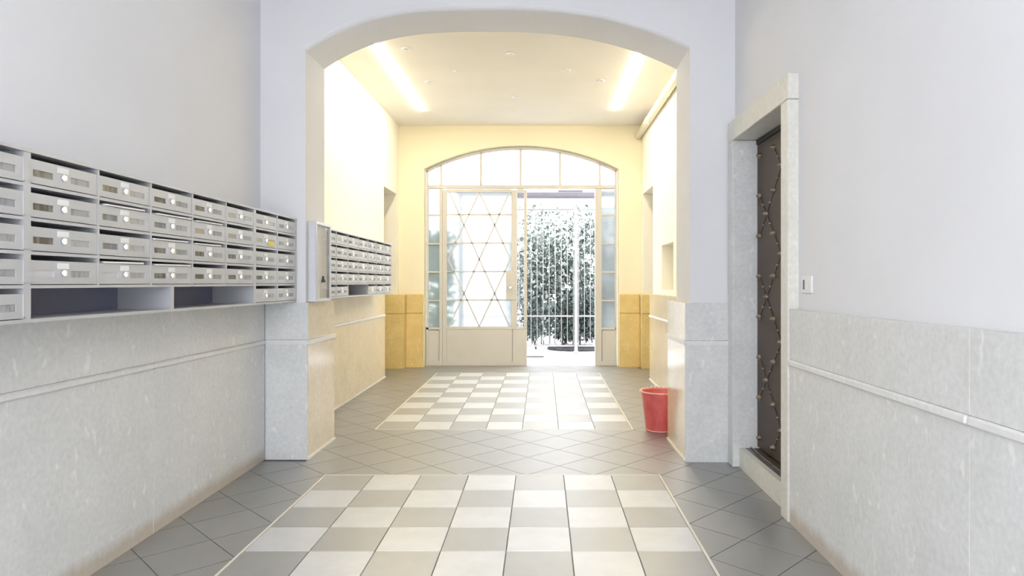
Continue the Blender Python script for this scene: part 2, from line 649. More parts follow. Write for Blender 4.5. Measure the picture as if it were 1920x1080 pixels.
def addcol(xa, xb, za, zb, smooth=False):
    ya, yb = yfront(xa) + PLF, yfront(xb) + PLF
    lift = .035 if smooth else 0
    am.quad((xa, ya, za + lift), (xb, yb, zb + lift), (xb, yb, ZC + .1), (xa, ya, ZC + .1))
    am.quad((xb, YB, zb), (xa, YB, za), (xa, YB, ZC + .1), (xb, YB, ZC + .1))
    if not smooth:
        return
    R = .035
    am.quad((xa, YB, za), (xb, YB, zb), (xb, yb + R, zb), (xa, ya + R, za), smooth=True)
    for i in range(4):
        t0, t1 = math.pi / 2 * i / 4, math.pi / 2 * (i + 1) / 4
        am.quad((xa, ya + R - R * math.sin(t0), za + R - R * math.cos(t0)), (xb, yb + R - R * math.sin(t0), zb + R - R * math.cos(t0)),
                (xb, yb + R - R * math.sin(t1), zb + R - R * math.cos(t1)), (xa, ya + R - R * math.sin(t1), za + R - R * math.cos(t1)), smooth=True)


addcol(-2.3, PL, -.1, -.1)
addcol(PR, 1.7, -.1, -.1)
xs = [PL + (PR - PL) * (0.5 - 0.5 * math.cos(math.pi * k / N)) for k in range(N + 1)]
for k in range(N):
    addcol(xs[k], xs[k + 1], arch_z(xs[k]), arch_z(xs[k + 1]), True)
for (xx, s) in ((PL, 1), (PR, -1)):
    q = [(xx, yfront(xx) + PLF, -.1), (xx, YB, -.1), (xx, YB, ZS), (xx, yfront(xx) + PLF, ZS)]
    q.insert(3, (xx, yfront(xx) + PLF, ZS + .035))
    am.quad(*(q if s > 0 else q[::-1]))
wall_mid = struct(am.obj('wall_middle', M['plaster']), 'white plaster wall with wide flat arch between vestibule and hall')


def pier(xo, xi, xp, back_out):
    """stone facing of one pier: xo wall side, xi reveal face, xp plaster reveal"""
    s = 1 if xi > xo else -1
    for (z0, z1, fl_) in ((0, ZR0, True), (ZR1, ZT, False)):
        ya, yb = yfront(xo), yfront(xi)
        # front slab
        def slab(pts, z0=z0, z1=z1, fl_=fl_):
            if sum(pts[i][0] * pts[(i + 1) % 4][1] - pts[(i + 1) % 4][0] * pts[i][1] for i in range(4)) < 0:
                pts = pts[::-1]
            return MB().hexa([(x, y, zf(y) if fl_ else z0) for x, y in pts] + [(x, y, z1) for x, y in pts])
        slab([(xo, ya), (xi, yb), (xi, yb + PLF - .001), (xo, ya + PLF - .001)]).obj('stone_panel', M['stone_clean'], wall_mid)
        # reveal slab, longer than the plaster
        slab([(xi, yb + PLF), (xi, YC), (xp, YC), (xp, yb + PLF)]).obj('stone_panel', M['polished_warm'], wall_mid)
        slab([(xp, YB), (xp, YC), (back_out, YC), (back_out, YB)]).obj('stone_panel', M['polished_warm'], wall_mid)
    ya, yb = yfront(xo) - .012, yfront(xi) - .012
    e = s * .012
    pts = [(xo, ya), (xi + e, yb), (xi + e, YC), (xi, YC), (xi, yb + .014), (xo, ya + .014)]
    r = MB()
    for (za, zb, off) in ((ZR0 + .001, ZR1 - .001, 0),):
        nb = len(pts)
        for i in range(nb):
            p, q = pts[i], pts[(i + 1) % nb]
            r.quad((*p, za), (*q, za), (*q, zb), (*p, zb))
        for z, rev in ((za, True), (zb, False)):
            A = [(*pts[0], z), (*pts[1], z), (*pts[4], z), (*pts[5], z)]
            B = [(*pts[1], z), (*pts[2], z), (*pts[3], z), (*pts[4], z)]
            r.quad(*A)
            r.quad(*B)
    r.obj('stone_rail', M['rail'], wall_mid)
    # pale base strip along the reveal
    x0, x1 = sorted((xi, xi + s * .010))
    b = MB()
    b.hexa([(x, y, zf(y)) for x, y in ((x0, yb + .02), (x1, yb + .02), (x1, YC), (x0, YC))] +
           [(x, y, zf(y) + .016) for x, y in ((x0, yb + .02), (x1, yb + .02), (x1, YC), (x0, YC))])
    b.obj('base_strip', M['border'], wall_mid)


pier(WL, QL, PL, GL)
pier(1.30, QR, PR, GR)

# ------------------------------------------------------------------ hall walls
OL0, OL1, OZ = 8.60, 9.35, 2.475
hl = MB()
hl.box(-2.4, HL, YB, OL0, -.1, ZH + .1)
hl.box(-2.4, HL, OL0, OL1, OZ, ZH + .1)
hl.box(-3.2, HL, OL1, YW, -.1, ZH + .1)
hl.box(-3.2, -3.05, 8.3, OL1, -.1, OZ)
hl.box(-3.05, -2.4, 8.3, OL0, -.1, OZ)
hl.box(-3.2, -2.4, 8.3, OL1, OZ, OZ + .2)
wall_lr = struct(hl.obj('wall_left_rear', M['cream']), 'cream plaster hall wall above the far mailboxes')
wains(wall_lr, GL, HL, [YC, 6.9, 8.515], mat='polished_warm')
OR0, OR1 = 8.52, 9.35
NY0, NY1, NZ0, NZ1 = 7.19, 7.89, 1.176, 1.69
hr = MB()
hr.box(HR, 1.9, YB, NY0, -.1, ZH + .1)
hr.box(HR, 1.9, NY1, OR0, -.1, ZH + .1)
hr.box(HR, 1.9, NY0, NY1, -.1, NZ0)
hr.box(HR, 1.9, NY0, NY1, NZ1, ZH + .1)
hr.box(HR + .18, 1.9, NY0, NY1, NZ0, NZ1)
hr.box(HR, 1.9, OR0, OR1, OZ, ZH + .1)
hr.box(HR, 2.7, OR1, YW, -.1, ZH + .1)
hr.box(2.5, 2.7, 8.2, OR1, -.1, OZ)
hr.box(1.9, 2.5, 8.2, OR0, -.1, OZ)
hr.box(1.9, 2.7, 8.2, OR1, OZ, OZ + .2)
wall_rr = struct(hr.obj('wall_right_rear', M['cream']), 'cream plaster hall wall with a square niche')
wains(wall_rr, GR, HR, [YC, 6.9, 8.36], mat='polished_warm')
for (x0, x1) in ((GL, GL + .010), (GR - .010, GR)):
    y1 = 8.515 if x0 < 0 else 8.36
    b = MB()
    q = ((x0, YC), (x1, YC), (x1, y1), (x0, y1))
    b.hexa([(x, y, zf(y)) for x, y in q] + [(x, y, zf(y) + .016) for x, y in q])
    b.obj('base_strip', M['border'], wall_lr if x0 < 0 else wall_rr)
# side passage floors
struct(MB().box(-3.1, -2.0, 8.3, 9.4, -.1, zf(8.2) - .008).obj('floor_left_passage', M['grout']))
struct(MB().box(1.6, 2.6, 8.2, 9.4, -.1, zf(8.2) - .008).obj('floor_right_passage', M['grout']))

# back wall with arched opening
BC, BH, BS, BK = -0.293, 1.354, 2.848, 3.175
RB = (BH * BH + (BK - BS) ** 2) / (2 * (BK - BS))


def back_z(x, off=0.0):
    d = min(abs(x - BC), BH)
    return BK - RB + math.sqrt(RB * RB - d * d) - off


bm_ = MB()
yb0, yb1 = YW, 9.86


def bcol(xa, xb, za, zb):
    bm_.quad((xa, yb0, za), (xb, yb0, zb), (xb, yb0, 4.5), (xa, yb0, 4.5))
    bm_.quad((xb, yb1, zb), (xa, yb1, za), (xa, yb1, 4.5), (xb, yb1, 4.5))
    bm_.quad((xa, yb1, za), (xb, yb1, zb), (xb, yb0, zb), (xa, yb0, za), smooth=True)


bcol(-3.2, BC - BH, -.1, -.1)
bcol(BC + BH, 2.7, -.1, -.1)
for k in range(32):
    xa, xb = BC - BH + 2 * BH * k / 32, BC - BH + 2 * BH * (k + 1) / 32
    bcol(xa, xb, back_z(xa), back_z(xb))
for (xx, s) in ((BC - BH, 1), (BC + BH, -1)):
    q = [(xx, yb0, -.1), (xx, yb1, -.1), (xx, yb1, BS), (xx, yb0, BS)]
    bm_.quad(*(q if s > 0 else q[::-1]))
wall_back = struct(bm_.obj('wall_back', M['cream_back']), 'yellow cream plaster end wall around the arched glazed portal')
ZY0, ZY1, ZYT = 0.826, 0.838, 1.10


def yblocks(parent, x0, x1, y0, y1):
    MB().box(x0, x1, y0, y1, 0, ZY0, floor=True).obj('stone_block', M['yellow'], parent)
    MB().bev(x0, x1, y0, y1, ZY1, ZYT, .006).obj('stone_block', M['yellow'], parent)
    MB().box(x0, x1, y0 + .012, y1, ZY0, ZY1).obj('stone_joint', M['yellow'], parent)


yblocks(wall_lr, -3.0, -1.893, 9.30, OL1 + .095)
yblocks(wall_back, -1.89, -1.655, 9.45, YW)
yblocks(wall_back, 1.066, 1.35, 9.45, YW)
yblocks(wall_rr, 1.353, 2.45, 9.30, OR1 + .095)

# ceilings
struct(MB().box(-2.4, 1.9, YB - .02, YW + .05, ZH, ZH + .12).obj('ceiling', M['ceil']), 'cream hall ceiling with two light strips')
struct(MB().box(-2.3, 1.7, Y0, 4.72, ZC, ZC + .12).obj('ceiling_front', M['plaster']))

# ------------------------------------------------------------------ arched glazed portal (window_1 fixed screen, door_2 closed leaf)
YF = 9.60
S = YF / 1280.0


def px(x):
    return (x - 1017) * S


def pz(y):
    return 1.26 - (y - 530) * S


ZFL = zf(YF)
fr = MB()
y0, y1 = YF, YF + .055


def fbar(mb, xa, xb, ya, yb_, d0=0.0, d1=0.055, flr=False):
    z1 = pz(ya)
    z0 = ZFL + .002 if flr else pz(yb_)
    mb.box(px(xa), px(xb), YF + d0, YF + d1, z0, z1)


FX0, FX1 = BC - BH + .012, BC + BH - .012
# arched outer frame
n = 36
fw = 0.035
for k in range(n):
    xa, xb = FX0 + (FX1 - FX0) * k / n, FX0 + (FX1 - FX0) * (k + 1) / n
    za, zb = back_z(xa, .006), back_z(xb, .006)
    fr.hexa([(xa, y0, za - fw), (xb, y0, zb - fw), (xb, y1, zb - fw), (xa, y1, za - fw),
             (xa, y0, za), (xb, y0, zb), (xb, y1, zb), (xa, y1, za)])
fr.box(FX0, FX0 + .030, y0, y1, ZFL, back_z(FX0, .02))
fr.box(FX1 - .030, FX1, y0, y1, ZFL, back_z(FX1, .02))
win = struct(fr.obj('window_1', M['frame']), 'taupe steel arched portal frame with frosted lights')
TR0, TR1 = pz(347.0), pz(353.5)
MB().bev(FX0 + .03, FX1 - .03, YF - .006, YF + .06, TR1, TR0, .005).obj('transom', M['frame'], win)
for (xa, xb) in ((824, 829.5), (1116, 1128)):
    fbar_m = MB()
    fbar(fbar_m, xa, xb, 354, 0, -.004, 0.06 if xa < 1000 else .11, flr=True)
    fbar_m.obj('mullion', M['frame'], win)
up = [827, 901.7, 976, 1050, 1124.5]
for u in up:
    b = MB()
    xa, xb = px(u - 2.1), px(u + 2.1)
    za, zb = back_z(xa, .03), back_z(xb, .03)
    b.hexa([(xa, y0, TR0), (xb, y0, TR0), (xb, y1, TR0), (xa, y1, TR0), (xa, y0, za), (xb, y0, zb), (xb, y1, zb), (xa, y1, za)])
    b.obj('glazing_bar', M['frame'], win)
gx = [FX0 + .03] + [px(u) for u in up] + [FX1 - .03]
YG = YF + .028
for k in range(len(gx) - 1):
    xa, xb = gx[k] + (.016 if k else 0), gx[k + 1] - (.016 if k < len(gx) - 2 else 0)
    pts = [(xa, TR0), (xb, TR0)] + [(xb + (xa - xb) * i / 6, back_z(xb + (xa - xb) * i / 6, .04)) for i in range(7)]
    b = MB()
    b.quad(*[(x, YG, z) for x, z in pts])
    b.obj('pane', M['opal'], win)
side_y = [403, 457, 510, 563.5]
for (xa, xb) in ((798.2, 824), (1128, 1154.8)):
    for yy in side_y:
        b = MB()
        fbar(b, xa, xb, yy - 1.4, yy + 1.4, .005, .05)
        b.obj('glazing_bar', M['frame'], win)
    ed = [353.5] + side_y + [614]
    for k in range(5):
        b = MB()
        za, zb = pz(ed[k] + (1.4 if k else 0)), pz(ed[k + 1] - (1.4 if k < 4 else 0))
        b.quad((px(xa), YG, zb), (px(xb), YG, zb), (px(xb), YG, za), (px(xa), YG, za))
        b.obj('pane', M['frost'], win)
    b = MB()
    fbar(b, xa, xb, 614, 618, 0, .055)
    b.obj('lower_rail', M['frame'], win)
    b = MB()
    b.bev(px(xa) + .004, px(xb) - .004, YF + .012, YF + .045, ZFL + .05, pz(618) - .004, .006)
    b.box(px(xa) - .01, px(xb) + .01, YF + .03, YF + .04, ZFL, pz(617))
    b.obj('lower_panel', M['frame'], win)
    b = MB()
    fbar(b, xa, xb, 677, 0, -.002, .055, flr=True)
    b.obj('kick_rail', M['frame'], win)

# closed leaf
lf = MB()
fbar(lf, 829.8, 837.5, 356, 0, .004, .05, flr=True)
lf2 = MB()
door2 = struct(lf.obj('door_2', M['frame']), 'taupe steel glazed door leaf with crossed lattice bars')
for (xa, xb, ya, yb_) in ((959, 969.6, 356, 613), (982, 988, 356, 613), (837.5, 959, 354.5, 360), (969.6, 982, 354.5, 360)):
    b = MB()
    fbar(b, xa, xb, ya, yb_, .004, .05)
    b.obj('stile' if xb - xa < 12 else 'top_rail', M['frame'], door2)
b = MB()
fbar(b, 837.5, 988, 612.5, 617, .004, .05)
b.box(px(837), px(988), YF + .025, YF + .035, ZFL + .01, pz(615))
b.obj('bottom_rail', M['frame'], door2)
for (xa, xb) in ((837.5, 960.2), (961.2, 988)):
    b = MB()
    b.bev(px(xa), px(xb), YF + .008, YF + .046, ZFL + .01, pz(617), .004)
    b.obj('kick_panel', M['frame'], door2)
for (xa, xb) in ((837.5, 988),):
    b = MB()
    fbar(b, xa, xb, 678, 0, .002, .05, flr=True)
    b.obj('kick_rail', M['frame'], door2)
mun = [402, 455.5, 509, 562.5]
for yy in mun:
    b = MB()
    fbar(b, 837.5, 959, yy - 1.2, yy + 1.2, .012, .042)
    b.obj('glazing_bar', M['frame'], door2)
ed = [360] + mun + [612.5]
for k in range(5):
    b = MB()
    za, zb = pz(ed[k]), pz(ed[k + 1])
    b.quad((px(837.5), YG, zb), (px(959), YG, zb), (px(959), YG, za), (px(837.5), YG, za))
    b.obj('pane', M['frost'], door2)
b = MB()
b.quad((px(969.6), YG, pz(612.5)), (px(982), YG, pz(612.5)), (px(982), YG, pz(360)), (px(969.6), YG, pz(360)))
b.obj('narrow_pane', M['glass'], door2)
xm, xl_, xr_ = 898.5, 840.0, 957.0
yt, ymid, ybm = 360, 486, 612.5
for (p, q) in (((xl_ + 2, yt), (xm, ymid)), ((xm, ymid), (xr_ - 2, ybm)), ((xr_ - 2, yt), (xm, ymid)), ((xm, ymid), (xl_ + 2, ybm)),
               ((xm, yt), (xl_, ymid)), ((xl_, ymid), (xm, ybm)), ((xm, yt), (xr_, ymid)), ((xr_, ymid), (xm, ybm))):
    b = MB()
    P, Q = Vector((px(p[0]), YF + .012, pz(p[1]))), Vector((px(q[0]), YF + .012, pz(q[1])))
    d = (Q - P).normalized()
    nrm = Vector((-d.z, 0, d.x)) * .0085
    dy = Vector((0, .012, 0))
    b.hexa([P - nrm, Q - nrm, Q - nrm + dy, P - nrm + dy, P + nrm, Q + nrm, Q + nrm + dy, P + nrm + dy])
    b.obj('lattice_bar', M['frame'], door2)
b = MB()
b.bev(px(949), px(966), YF - .006, YF + .01, pz(562), pz(509), .003)
b.obj('lock_plate', M['frame'], door2)
b = MB()
b.tube((px(957), YF - .006, pz(539)), (px(957), YF - .030, pz(539)), .010, 12)
b.tube((px(957), YF - .030, pz(539)), (px(957), YF - .042, pz(539)), .020, 16, r2=.026)
b.tube((px(957), YF - .042, pz(539)), (px(957), YF - .060, pz(539)), .026, 16, r2=.016)
b.obj('door_knob', M['chrome'], door2)
# floor sill under the portal
struct(MB().box(FX0, FX1, 9.64, 9.86, -.05, zf(9.75)).obj('trim_1', M['pave']))

# ------------------------------------------------------------------ studded side door in the right wall
DX = 1.418
ST = 0.170
dm = MB()
dm.box(DX, DX + .05, 3.60, 4.503, ST + .012, 2.165)
door1 = struct(dm.obj('door_1', M['bronze']), 'dark bronze side door with brass studs in diamond pattern')
FX = 1.255
MB().bev(FX, 1.49, DY0, 3.597, zf(3.5), 2.20, .004).obj('jamb', M['pale_stone'], door1)
MB().bev(FX, 1.49, 4.505, DY1, zf(4.5), 2.20, .004).obj('jamb', M['stone_clean'], door1)
MB().bev(FX, 1.49, DY0, DY1, 2.202, DZ, .004).obj('lintel', M['pale_stone'], door1)
MB().box(1.30, 1.335, 3.598, 4.504, 0, ST, floor=True).obj('step_riser', M['pale_stone'], door1)
MB().box(1.335, 1.368, 3.598, 4.504, 0, ST, floor=True).obj('step_tread', M['dark_slab'], door1)
MB().bev(1.369, 1.379, 3.598, 4.504, ST - .05, ST + .007, .002).obj('threshold_strip', M['stud'], door1)
MB().box(1.380, 1.49, 3.598, 4.504, 0, ST - .002, floor=True).obj('threshold', M['mat'], door1)
MB().box(DX - .008, DX + .05, 3.60, 4.503, 2.168, 2.199).obj('top_rail', M['strap'], door1)
# dark slate cover on the far part of the step
sb = MB()
for (r, zz) in ():
    pass


def stud_mesh(r, hgt):
    b = MB()
    prof = [(r * 1.15, 0), (r * 1.15, .003), (r, .004), (r * .9, hgt * .5), (r * .45, hgt * .9), (0.0005, hgt)]
    b.lathe(prof, 10)
    return b.mesh('stud', M['stud'])


big, small = stud_mesh(.0165, .027), stud_mesh(.0075, .012)
colA = [4.444 - .268 * k for k in range(4)]
rowsZ = [2.088 - .2625 * k for k in range(8)]
done = set()


def put(y, z, me):
    if not (3.62 < y < 4.49 and .21 < z < 2.15):
        return
    key = (round(y, 2), round(z, 2))
    if key in done:
        return
    done.add(key)
    link('stud', me, door1, (DX, y, z), (0, -math.pi / 2, 0))


for y in colA:
    for z in rowsZ:
        put(y, z, big)
for ci in range(-1, 4):
    for ri in range(-1, 8):
        if (ci + ri) % 2 == 0:
            continue
        yc = 4.444 - .268 * (ci + .5)
        zc = 2.088 - .2625 * (ri + .5)
        put(yc, zc, big)
        for (sy, sz) in ((1, 1), (1, -1), (-1, 1), (-1, -1)):
            put(yc + sy * .067, zc + sz * .0656, small)
            ye, ze = yc + sy * .134, zc + sz * .131
            if 3.61 < ye < 4.5 and 3.61 < yc < 4.5 and .2 < ze < 2.15 and .2 < zc < 2.15:
                b = MB()
                P, Q = Vector((DX, yc, zc)), Vector((DX, ye, ze))
                d = (Q - P).normalized()
                nr = Vector((0, -d.z, d.y)) * .0028
                o_ = Vector((-.003, 0, 0))
                b.hexa([P - nr, Q - nr, Q - nr + o_, P - nr + o_, P + nr, Q + nr, Q + nr + o_, P + nr + o_])
                b.obj('strap', M['strap'], door1)

# wall switch
sw = thing('wall_switch', 'white switch plate with dark rocker on right wall beside studded door', 'switch', (XR, 3.365, 1.25))
MB().bev(-.010, 0, -.064, .064, -.042, .042, .003).obj('plate', M['white_plastic'], sw)
MB().bev(-.013, -.0095, .020, .036, -.024, .024, .001).obj('rocker', M['grey_plastic'], sw)
MB().bev(-.012, -.0095, -.020, -.002, -.024, .024, .001).obj('blank_module', M['white_plastic'], sw)

# ------------------------------------------------------------------ mailboxes
PIT = 0.112
CW = 0.338
dmesh = MB()
hw = CW / 2
# door plate with two window holes, local: y across, z up from door bottom, x out of the wall
ZD = 0.080
w0, w1, w2, w3 = -.147, -.052, .030, .132
zw0, zw1 = .024, .047
dmesh.box(-.012, 0, -hw, hw, 0, zw0)
dmesh.box(-.012, 0, -hw, hw, zw1, ZD)
for (a0, a1) in ((-hw, w0), (w1, w2), (w3, hw)):
    dmesh.box(-.012, 0, a0, a1, zw0, zw1)
dmesh.box(0, .003, -hw, hw, .0, .004)
DOOR = dmesh.mesh('mailbox_door', M['metal'])
b = MB()
b.quad((-.004, w0, zw0), (-.004, w1, zw0), (-.004, w1, zw1), (-.004, w0, zw1))
WINL = b.mesh('window', M['win'])
b = MB()
b.quad((-.004, w2, zw0), (-.004, w3, zw0), (-.004, w3, zw1), (-.004, w2, zw1))
WINR = b.mesh('window', M['win_pale'])
LAB = MB().bev(0, .0022, -.037, .019, .0525, .0735, .0008).mesh('name_label', M['card'])
b = MB()
b.tube((0, -.007, .0385), (.006, -.007, .0385), .0125, 14, r2=.0115)
b.box(.006, .013, -.0095, -.0045, .029, .048)
LOCK = b.mesh('lock', M['chrome'])


def bank(label, ys, x_face, x_back, rows, z_top, holes=(), end_t=.016, group=None, shelf_split=None):
    """ys: column boundaries; holes: list of (first column, last column, row) left open as shelves"""
    z_bot = z_top - rows * PIT - .012
    root = thing('mailbox_bank', label, 'mailboxes', (x_back, ys[0], z_bot), group)
    ox, oy, oz = x_back, ys[0], z_bot
    cs = MB()

    def cb(xa, xb, ya, yb_, za, zb):
        cs.box(xa - ox, xb - ox, ya - oy, yb_ - oy, za - oz, zb - oz)
    ya, ye = ys[0], ys[-1]
    cb(x_back, x_back + .006, ya, ye, z_bot, z_top)
    cb(x_back + .006, x_face + .004, ya, ye, z_top - .010, z_top)
    cb(x_back + .006, x_face, ya, ye, z_bot, z_bot + .012)
    holecells = {(c, h[2]) for h in holes for c in range(h[0], h[1] + 1)}
    for k, yy in enumerate(ys):
        tt = end_t if k in (0, len(ys) - 1) else .010
        lo, hi = yy - tt / 2, yy + tt / 2
        if k == 0:
            lo, hi = yy, yy + tt
        if k == len(ys) - 1:
            lo, hi = yy - tt, yy
        for r in range(rows):
            if 0 < k < len(ys) - 1 and (k - 1, r) in holecells and (k, r) in holecells:
                continue
            zt = z_top - .010 - r * PIT
            cb(x_back + .006, x_face, lo, hi, max(zt - PIT, z_bot + .012), zt)
    for r in range(1, rows):
        zt = z_top - .010 - r * PIT
        cb(x_back + .006, x_face - .001, ya + end_t, ye - end_t, zt - .001, zt + .010)
    cs.obj('casing', M['metal'], root)
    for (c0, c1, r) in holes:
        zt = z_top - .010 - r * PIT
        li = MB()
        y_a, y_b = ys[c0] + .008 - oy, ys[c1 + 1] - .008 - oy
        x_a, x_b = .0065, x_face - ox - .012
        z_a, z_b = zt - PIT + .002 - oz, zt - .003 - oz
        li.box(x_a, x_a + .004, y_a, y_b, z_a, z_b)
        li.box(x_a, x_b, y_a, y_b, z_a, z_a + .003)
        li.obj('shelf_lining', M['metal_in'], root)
        if shelf_split:
            sp = MB()
            sp.box(.007, x_face - ox - .001, shelf_split - .014 - oy, shelf_split + .014 - oy, z_a, zt - oz)
            sp.obj('shelf_divider', M['metal'], root)
    for c in range(len(ys) - 1):
        for r in range(rows):
            if (c, r) in holecells:
                continue
            yc = (ys[c] + ys[c + 1]) / 2
            zt = z_top - .010 - r * PIT
            d = link('mailbox_door', DOOR, root, (x_face - .003 - ox, yc - oy, zt - .099 - oz))
            wid = ys[c + 1] - ys[c]
            d.scale = (1, (wid - .013) / CW, 1)
            link('window', WINL, d)
            link('window', WINR, d)
            link('name_label', LAB, d)
            link('lock', LOCK, d)
    return root


XF = -1.692
ZB = 1.700
bank('grey mailbox column at the near left end of the row, five boxes tall', [1.54, 1.89, 2.2425], XF, XL, 5, ZB)
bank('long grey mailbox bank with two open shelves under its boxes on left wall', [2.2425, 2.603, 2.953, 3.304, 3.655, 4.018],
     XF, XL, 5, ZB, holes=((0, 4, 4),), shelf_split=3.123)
bC = bank('narrow grey mailbox bank two columns wide against the left pier', [4.0185, 4.362, 4.692], XF, XL, 5, ZB)
st_door = [o for o in bC.children if o.name.startswith('mailbox_door')][1]
MB().bev(0, .002, .02, .12, .010, .040, .0006).obj('sticker', M['sticker'], st_door)['label'] = 'yellow sticker'
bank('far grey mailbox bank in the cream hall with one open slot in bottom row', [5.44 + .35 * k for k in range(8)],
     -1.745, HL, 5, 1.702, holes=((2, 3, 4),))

# mail poking out of the slots
colY = [2.226, 2.603, 2.953, 3.304, 3.655, 4.018]
mail = [(1, 1, 'second'), (1, 3, 'second'), (2, 1, 'third'), (2, 2, 'third'), (2, 3, 'third'), (3, 1, 'fourth'), (3, 2, 'fourth')]
rown = ['top', 'second', 'third', 'bottom']
for (c, r, cn) in mail:
    yc = (colY[c] + colY[c + 1]) / 2 + random.uniform(-.02, .03)
    zt = ZB - .010 - r * PIT - .018
    b = MB()
    L = .20
    wv_ = .125 if c != 2 else .14
    hh = .006
    pts = []
    for i in range(4):
        x = -L + (L + .006) * i / 3
        pts.append((x, .0035 + .005 * math.sin(i * 1.1)))
    for i in range(3):
        (xa, za), (xb, zb) = pts[i], pts[i + 1]
        b.hexa([(xa, -wv_, za - .003), (xb, -wv_, zb - .003), (xb, wv_, zb - .001), (xa, wv_, za - .001),
                (xa, -wv_, za + hh - .003), (xb, -wv_, zb + hh - .003), (xb, wv_, zb + hh - .0), (xa, wv_, za + hh - .0)])
    o = b.obj('envelope', M['paper'], None, (XF - .001, yc, zt))
    tag(o, 'white mail poking from slot, %s row, %s column of long shelf bank' % (rown[r], cn), 'mail', 'letters in the mailbox slots')

# ------------------------------------------------------------------ notice cabinet on the left pier
NX, NXF = PL, -1.572
na, nb, nz0, nz1 = 4.745, 5.085, 1.126, 1.688
nbx = thing('notice_cabinet', 'glazed aluminium notice cabinet on left pier reveal', 'notice board', (NX, na, nz0))
D = NXF - NX
W_, H_ = nb - na, nz1 - nz0
b = MB()
b.box(0.0005, .034, .004, W_ - .004, .004, H_ - .004)
b.obj('back_panel', M['card'], nbx)
for (ya, yb_, za, zb) in ((0, .02, 0, H_), (W_ - .02, W_, 0, H_), (.02, W_ - .02, 0, .02), (.02, W_ - .02, H_ - .02, H_)):
    MB().bev(.001, D, ya, yb_, za, zb, .002).obj('frame_bar', M['alu'], nbx)
b = MB()
b.quad((D - .006, .02, .02), (D - .006, W_ - .02, .02), (D - .006, W_ - .02, H_ - .02), (D - .006, .02, H_ - .02))
b.obj('glass_door', M['glass'], nbx)
b = MB()
b.tube((D, W_ - .010, H_ * .5), (D + .008, W_ - .010, H_ * .5), .008, 12)
b.obj('lock', M['chrome'], nbx)


def sheet(y0, y1, z0, z1, label, mat='notice'):
    b = MB()
    b.box(.0, .0012, 0, y1 - y0, 0, z1 - z0)
    o = b.obj('notice_sheet', M[mat], None, (NX + .0345, y0, z0))
    tag(o, label, 'notice', 'papers in the notice cabinet')


sheet(na + .06, na + .235, 1.30, 1.60, 'tall printed sheet in the upper half of the notice cabinet')
sheet(na + .035, na + .155, 1.155, 1.292, 'small printed sheet in lower near corner of the notice cabinet')
sheet(na + .165, na + .30, 1.15, 1.27, 'small pale sheet in lower far corner of the notice cabinet', 'paper')
b = MB()
b.bev(0, .014, 0, .05, 0, .022, .003)
b.bev(0, .010, .016, .034, .022, .045, .002)
o = b.obj('paper_clip', M['black'], None, (NX + .036, na + .185, 1.262))
tag(o, 'black clip holding papers in the notice cabinet', 'clip')

# ------------------------------------------------------------------ hall ceiling: LED strips, spotlights, pipe
for (x, ya, yb_, lb) in ((-1.525, 5.75, 8.67, 'long glowing LED strip on hall ceiling above the far mailboxes'),
                         (0.922, 5.95, 8.62, 'glowing LED strip on hall ceiling beside the painted pipe')):
    s = thing('led_strip', lb, 'ceiling light', (x, ya, ZH), 'LED strips on the hall ceiling')
    MB().box(-.015, .015, 0, yb_ - ya, -.004, -.0005).obj('profile', M['white_plastic'], s)
    MB().bev(-.012, .012, .004, yb_ - ya - .004, -.0092, -.0042, .002).obj('diffuser', M['led'], s)
spots = [(955, 100, 'largest and nearest of the ring, at its front centre'), (858, 133, 'left of the ring centre line, middle row'),
         (1062, 131, 'right of the ring centre line, middle row'), (805, 153, 'outer left of the ring beside the left LED strip'),
         (1127, 151, 'outer right of the ring beside the right LED strip'), (762, 91, 'front left of the ring close to the arch'),
         (965, 182, 'farthest of the ring, nearest the portal')]
rg = MB().lathe([(.020, -.001), (.044, -.001), (.046, -.004), (.040, -.008), (.026, -.006), (.020, -.001)], 24).mesh('trim_ring', M['white_plastic'])
ln = MB().lathe([(.0005, -.004), (.020, -.003), (.024, -.001)], 20).mesh('lens', M['chrome'])
for (x, y, tx) in spots:
    Y = (ZH - 1.26) * 1280 / (530 - y)
    s = thing('ceiling_spotlight', 'small recessed spotlight, ' + tx, 'spotlight', ((x - 1017) * Y / 1280, Y, ZH), 'recessed hall ceiling spotlights')
    link('trim_ring', rg, s)
    link('lens', ln, s)
pp = thing('ceiling_pipe', 'cream painted pipe along the hall wall under the ceiling', 'pipe', (1.33, YB + .01, 3.295))
MB().tube((0, 0, 0), (0, YW - YB - .012, 0), .046, 20).obj('pipe_run', M['pipe'], pp)
for yy in (2.22, 3.4, 1.0):
    b = MB()
    b.tube((0, yy - .018, 0), (0, yy + .018, 0), .0525, 20)
    b.box(.03, .0495, yy - .012, yy + .012, -.012, .012)
    b.obj('clamp', M['pipe'], pp)

# ------------------------------------------------------------------ red bucket
bz = zf(5.6)
bk = thing('bucket', 'red plastic bucket on floor behind the right pier', 'bucket', (0.972, 5.60, bz))
H = .325
b = MB()
b.lathe([(.0005, .004), (.108, .004), (.118, 0), (.122, .004), (.125, .02), (.158, H - .03), (.161, H - .012), (.155, H - .012), (.120, .02), (.0005, .014)], 40)
b.obj('body', M['red'], bk)
b = MB()
b.lathe([(.157, H - .014), (.167, H - .014), (.170, H - .009), (.169, H - .002), (.163, H), (.155, H - .004), (.155, H - .014)], 40)
b.obj('rim', M['red_rim'], bk)
b = MB()
b.lathe([(.1195, .001), (.1235, .001), (.125, .007), (.1255, .012), (.1215, .012)], 40)
b.obj('base_ring', M['red_rim'], bk)
b = MB()
n = 16
pts = []
for i in range(n + 1):
    an = math.pi * i / n
    pts.append((.172 * math.cos(an), .172 * math.sin(an) * .98, H - .004 + .006 * math.sin(an)))
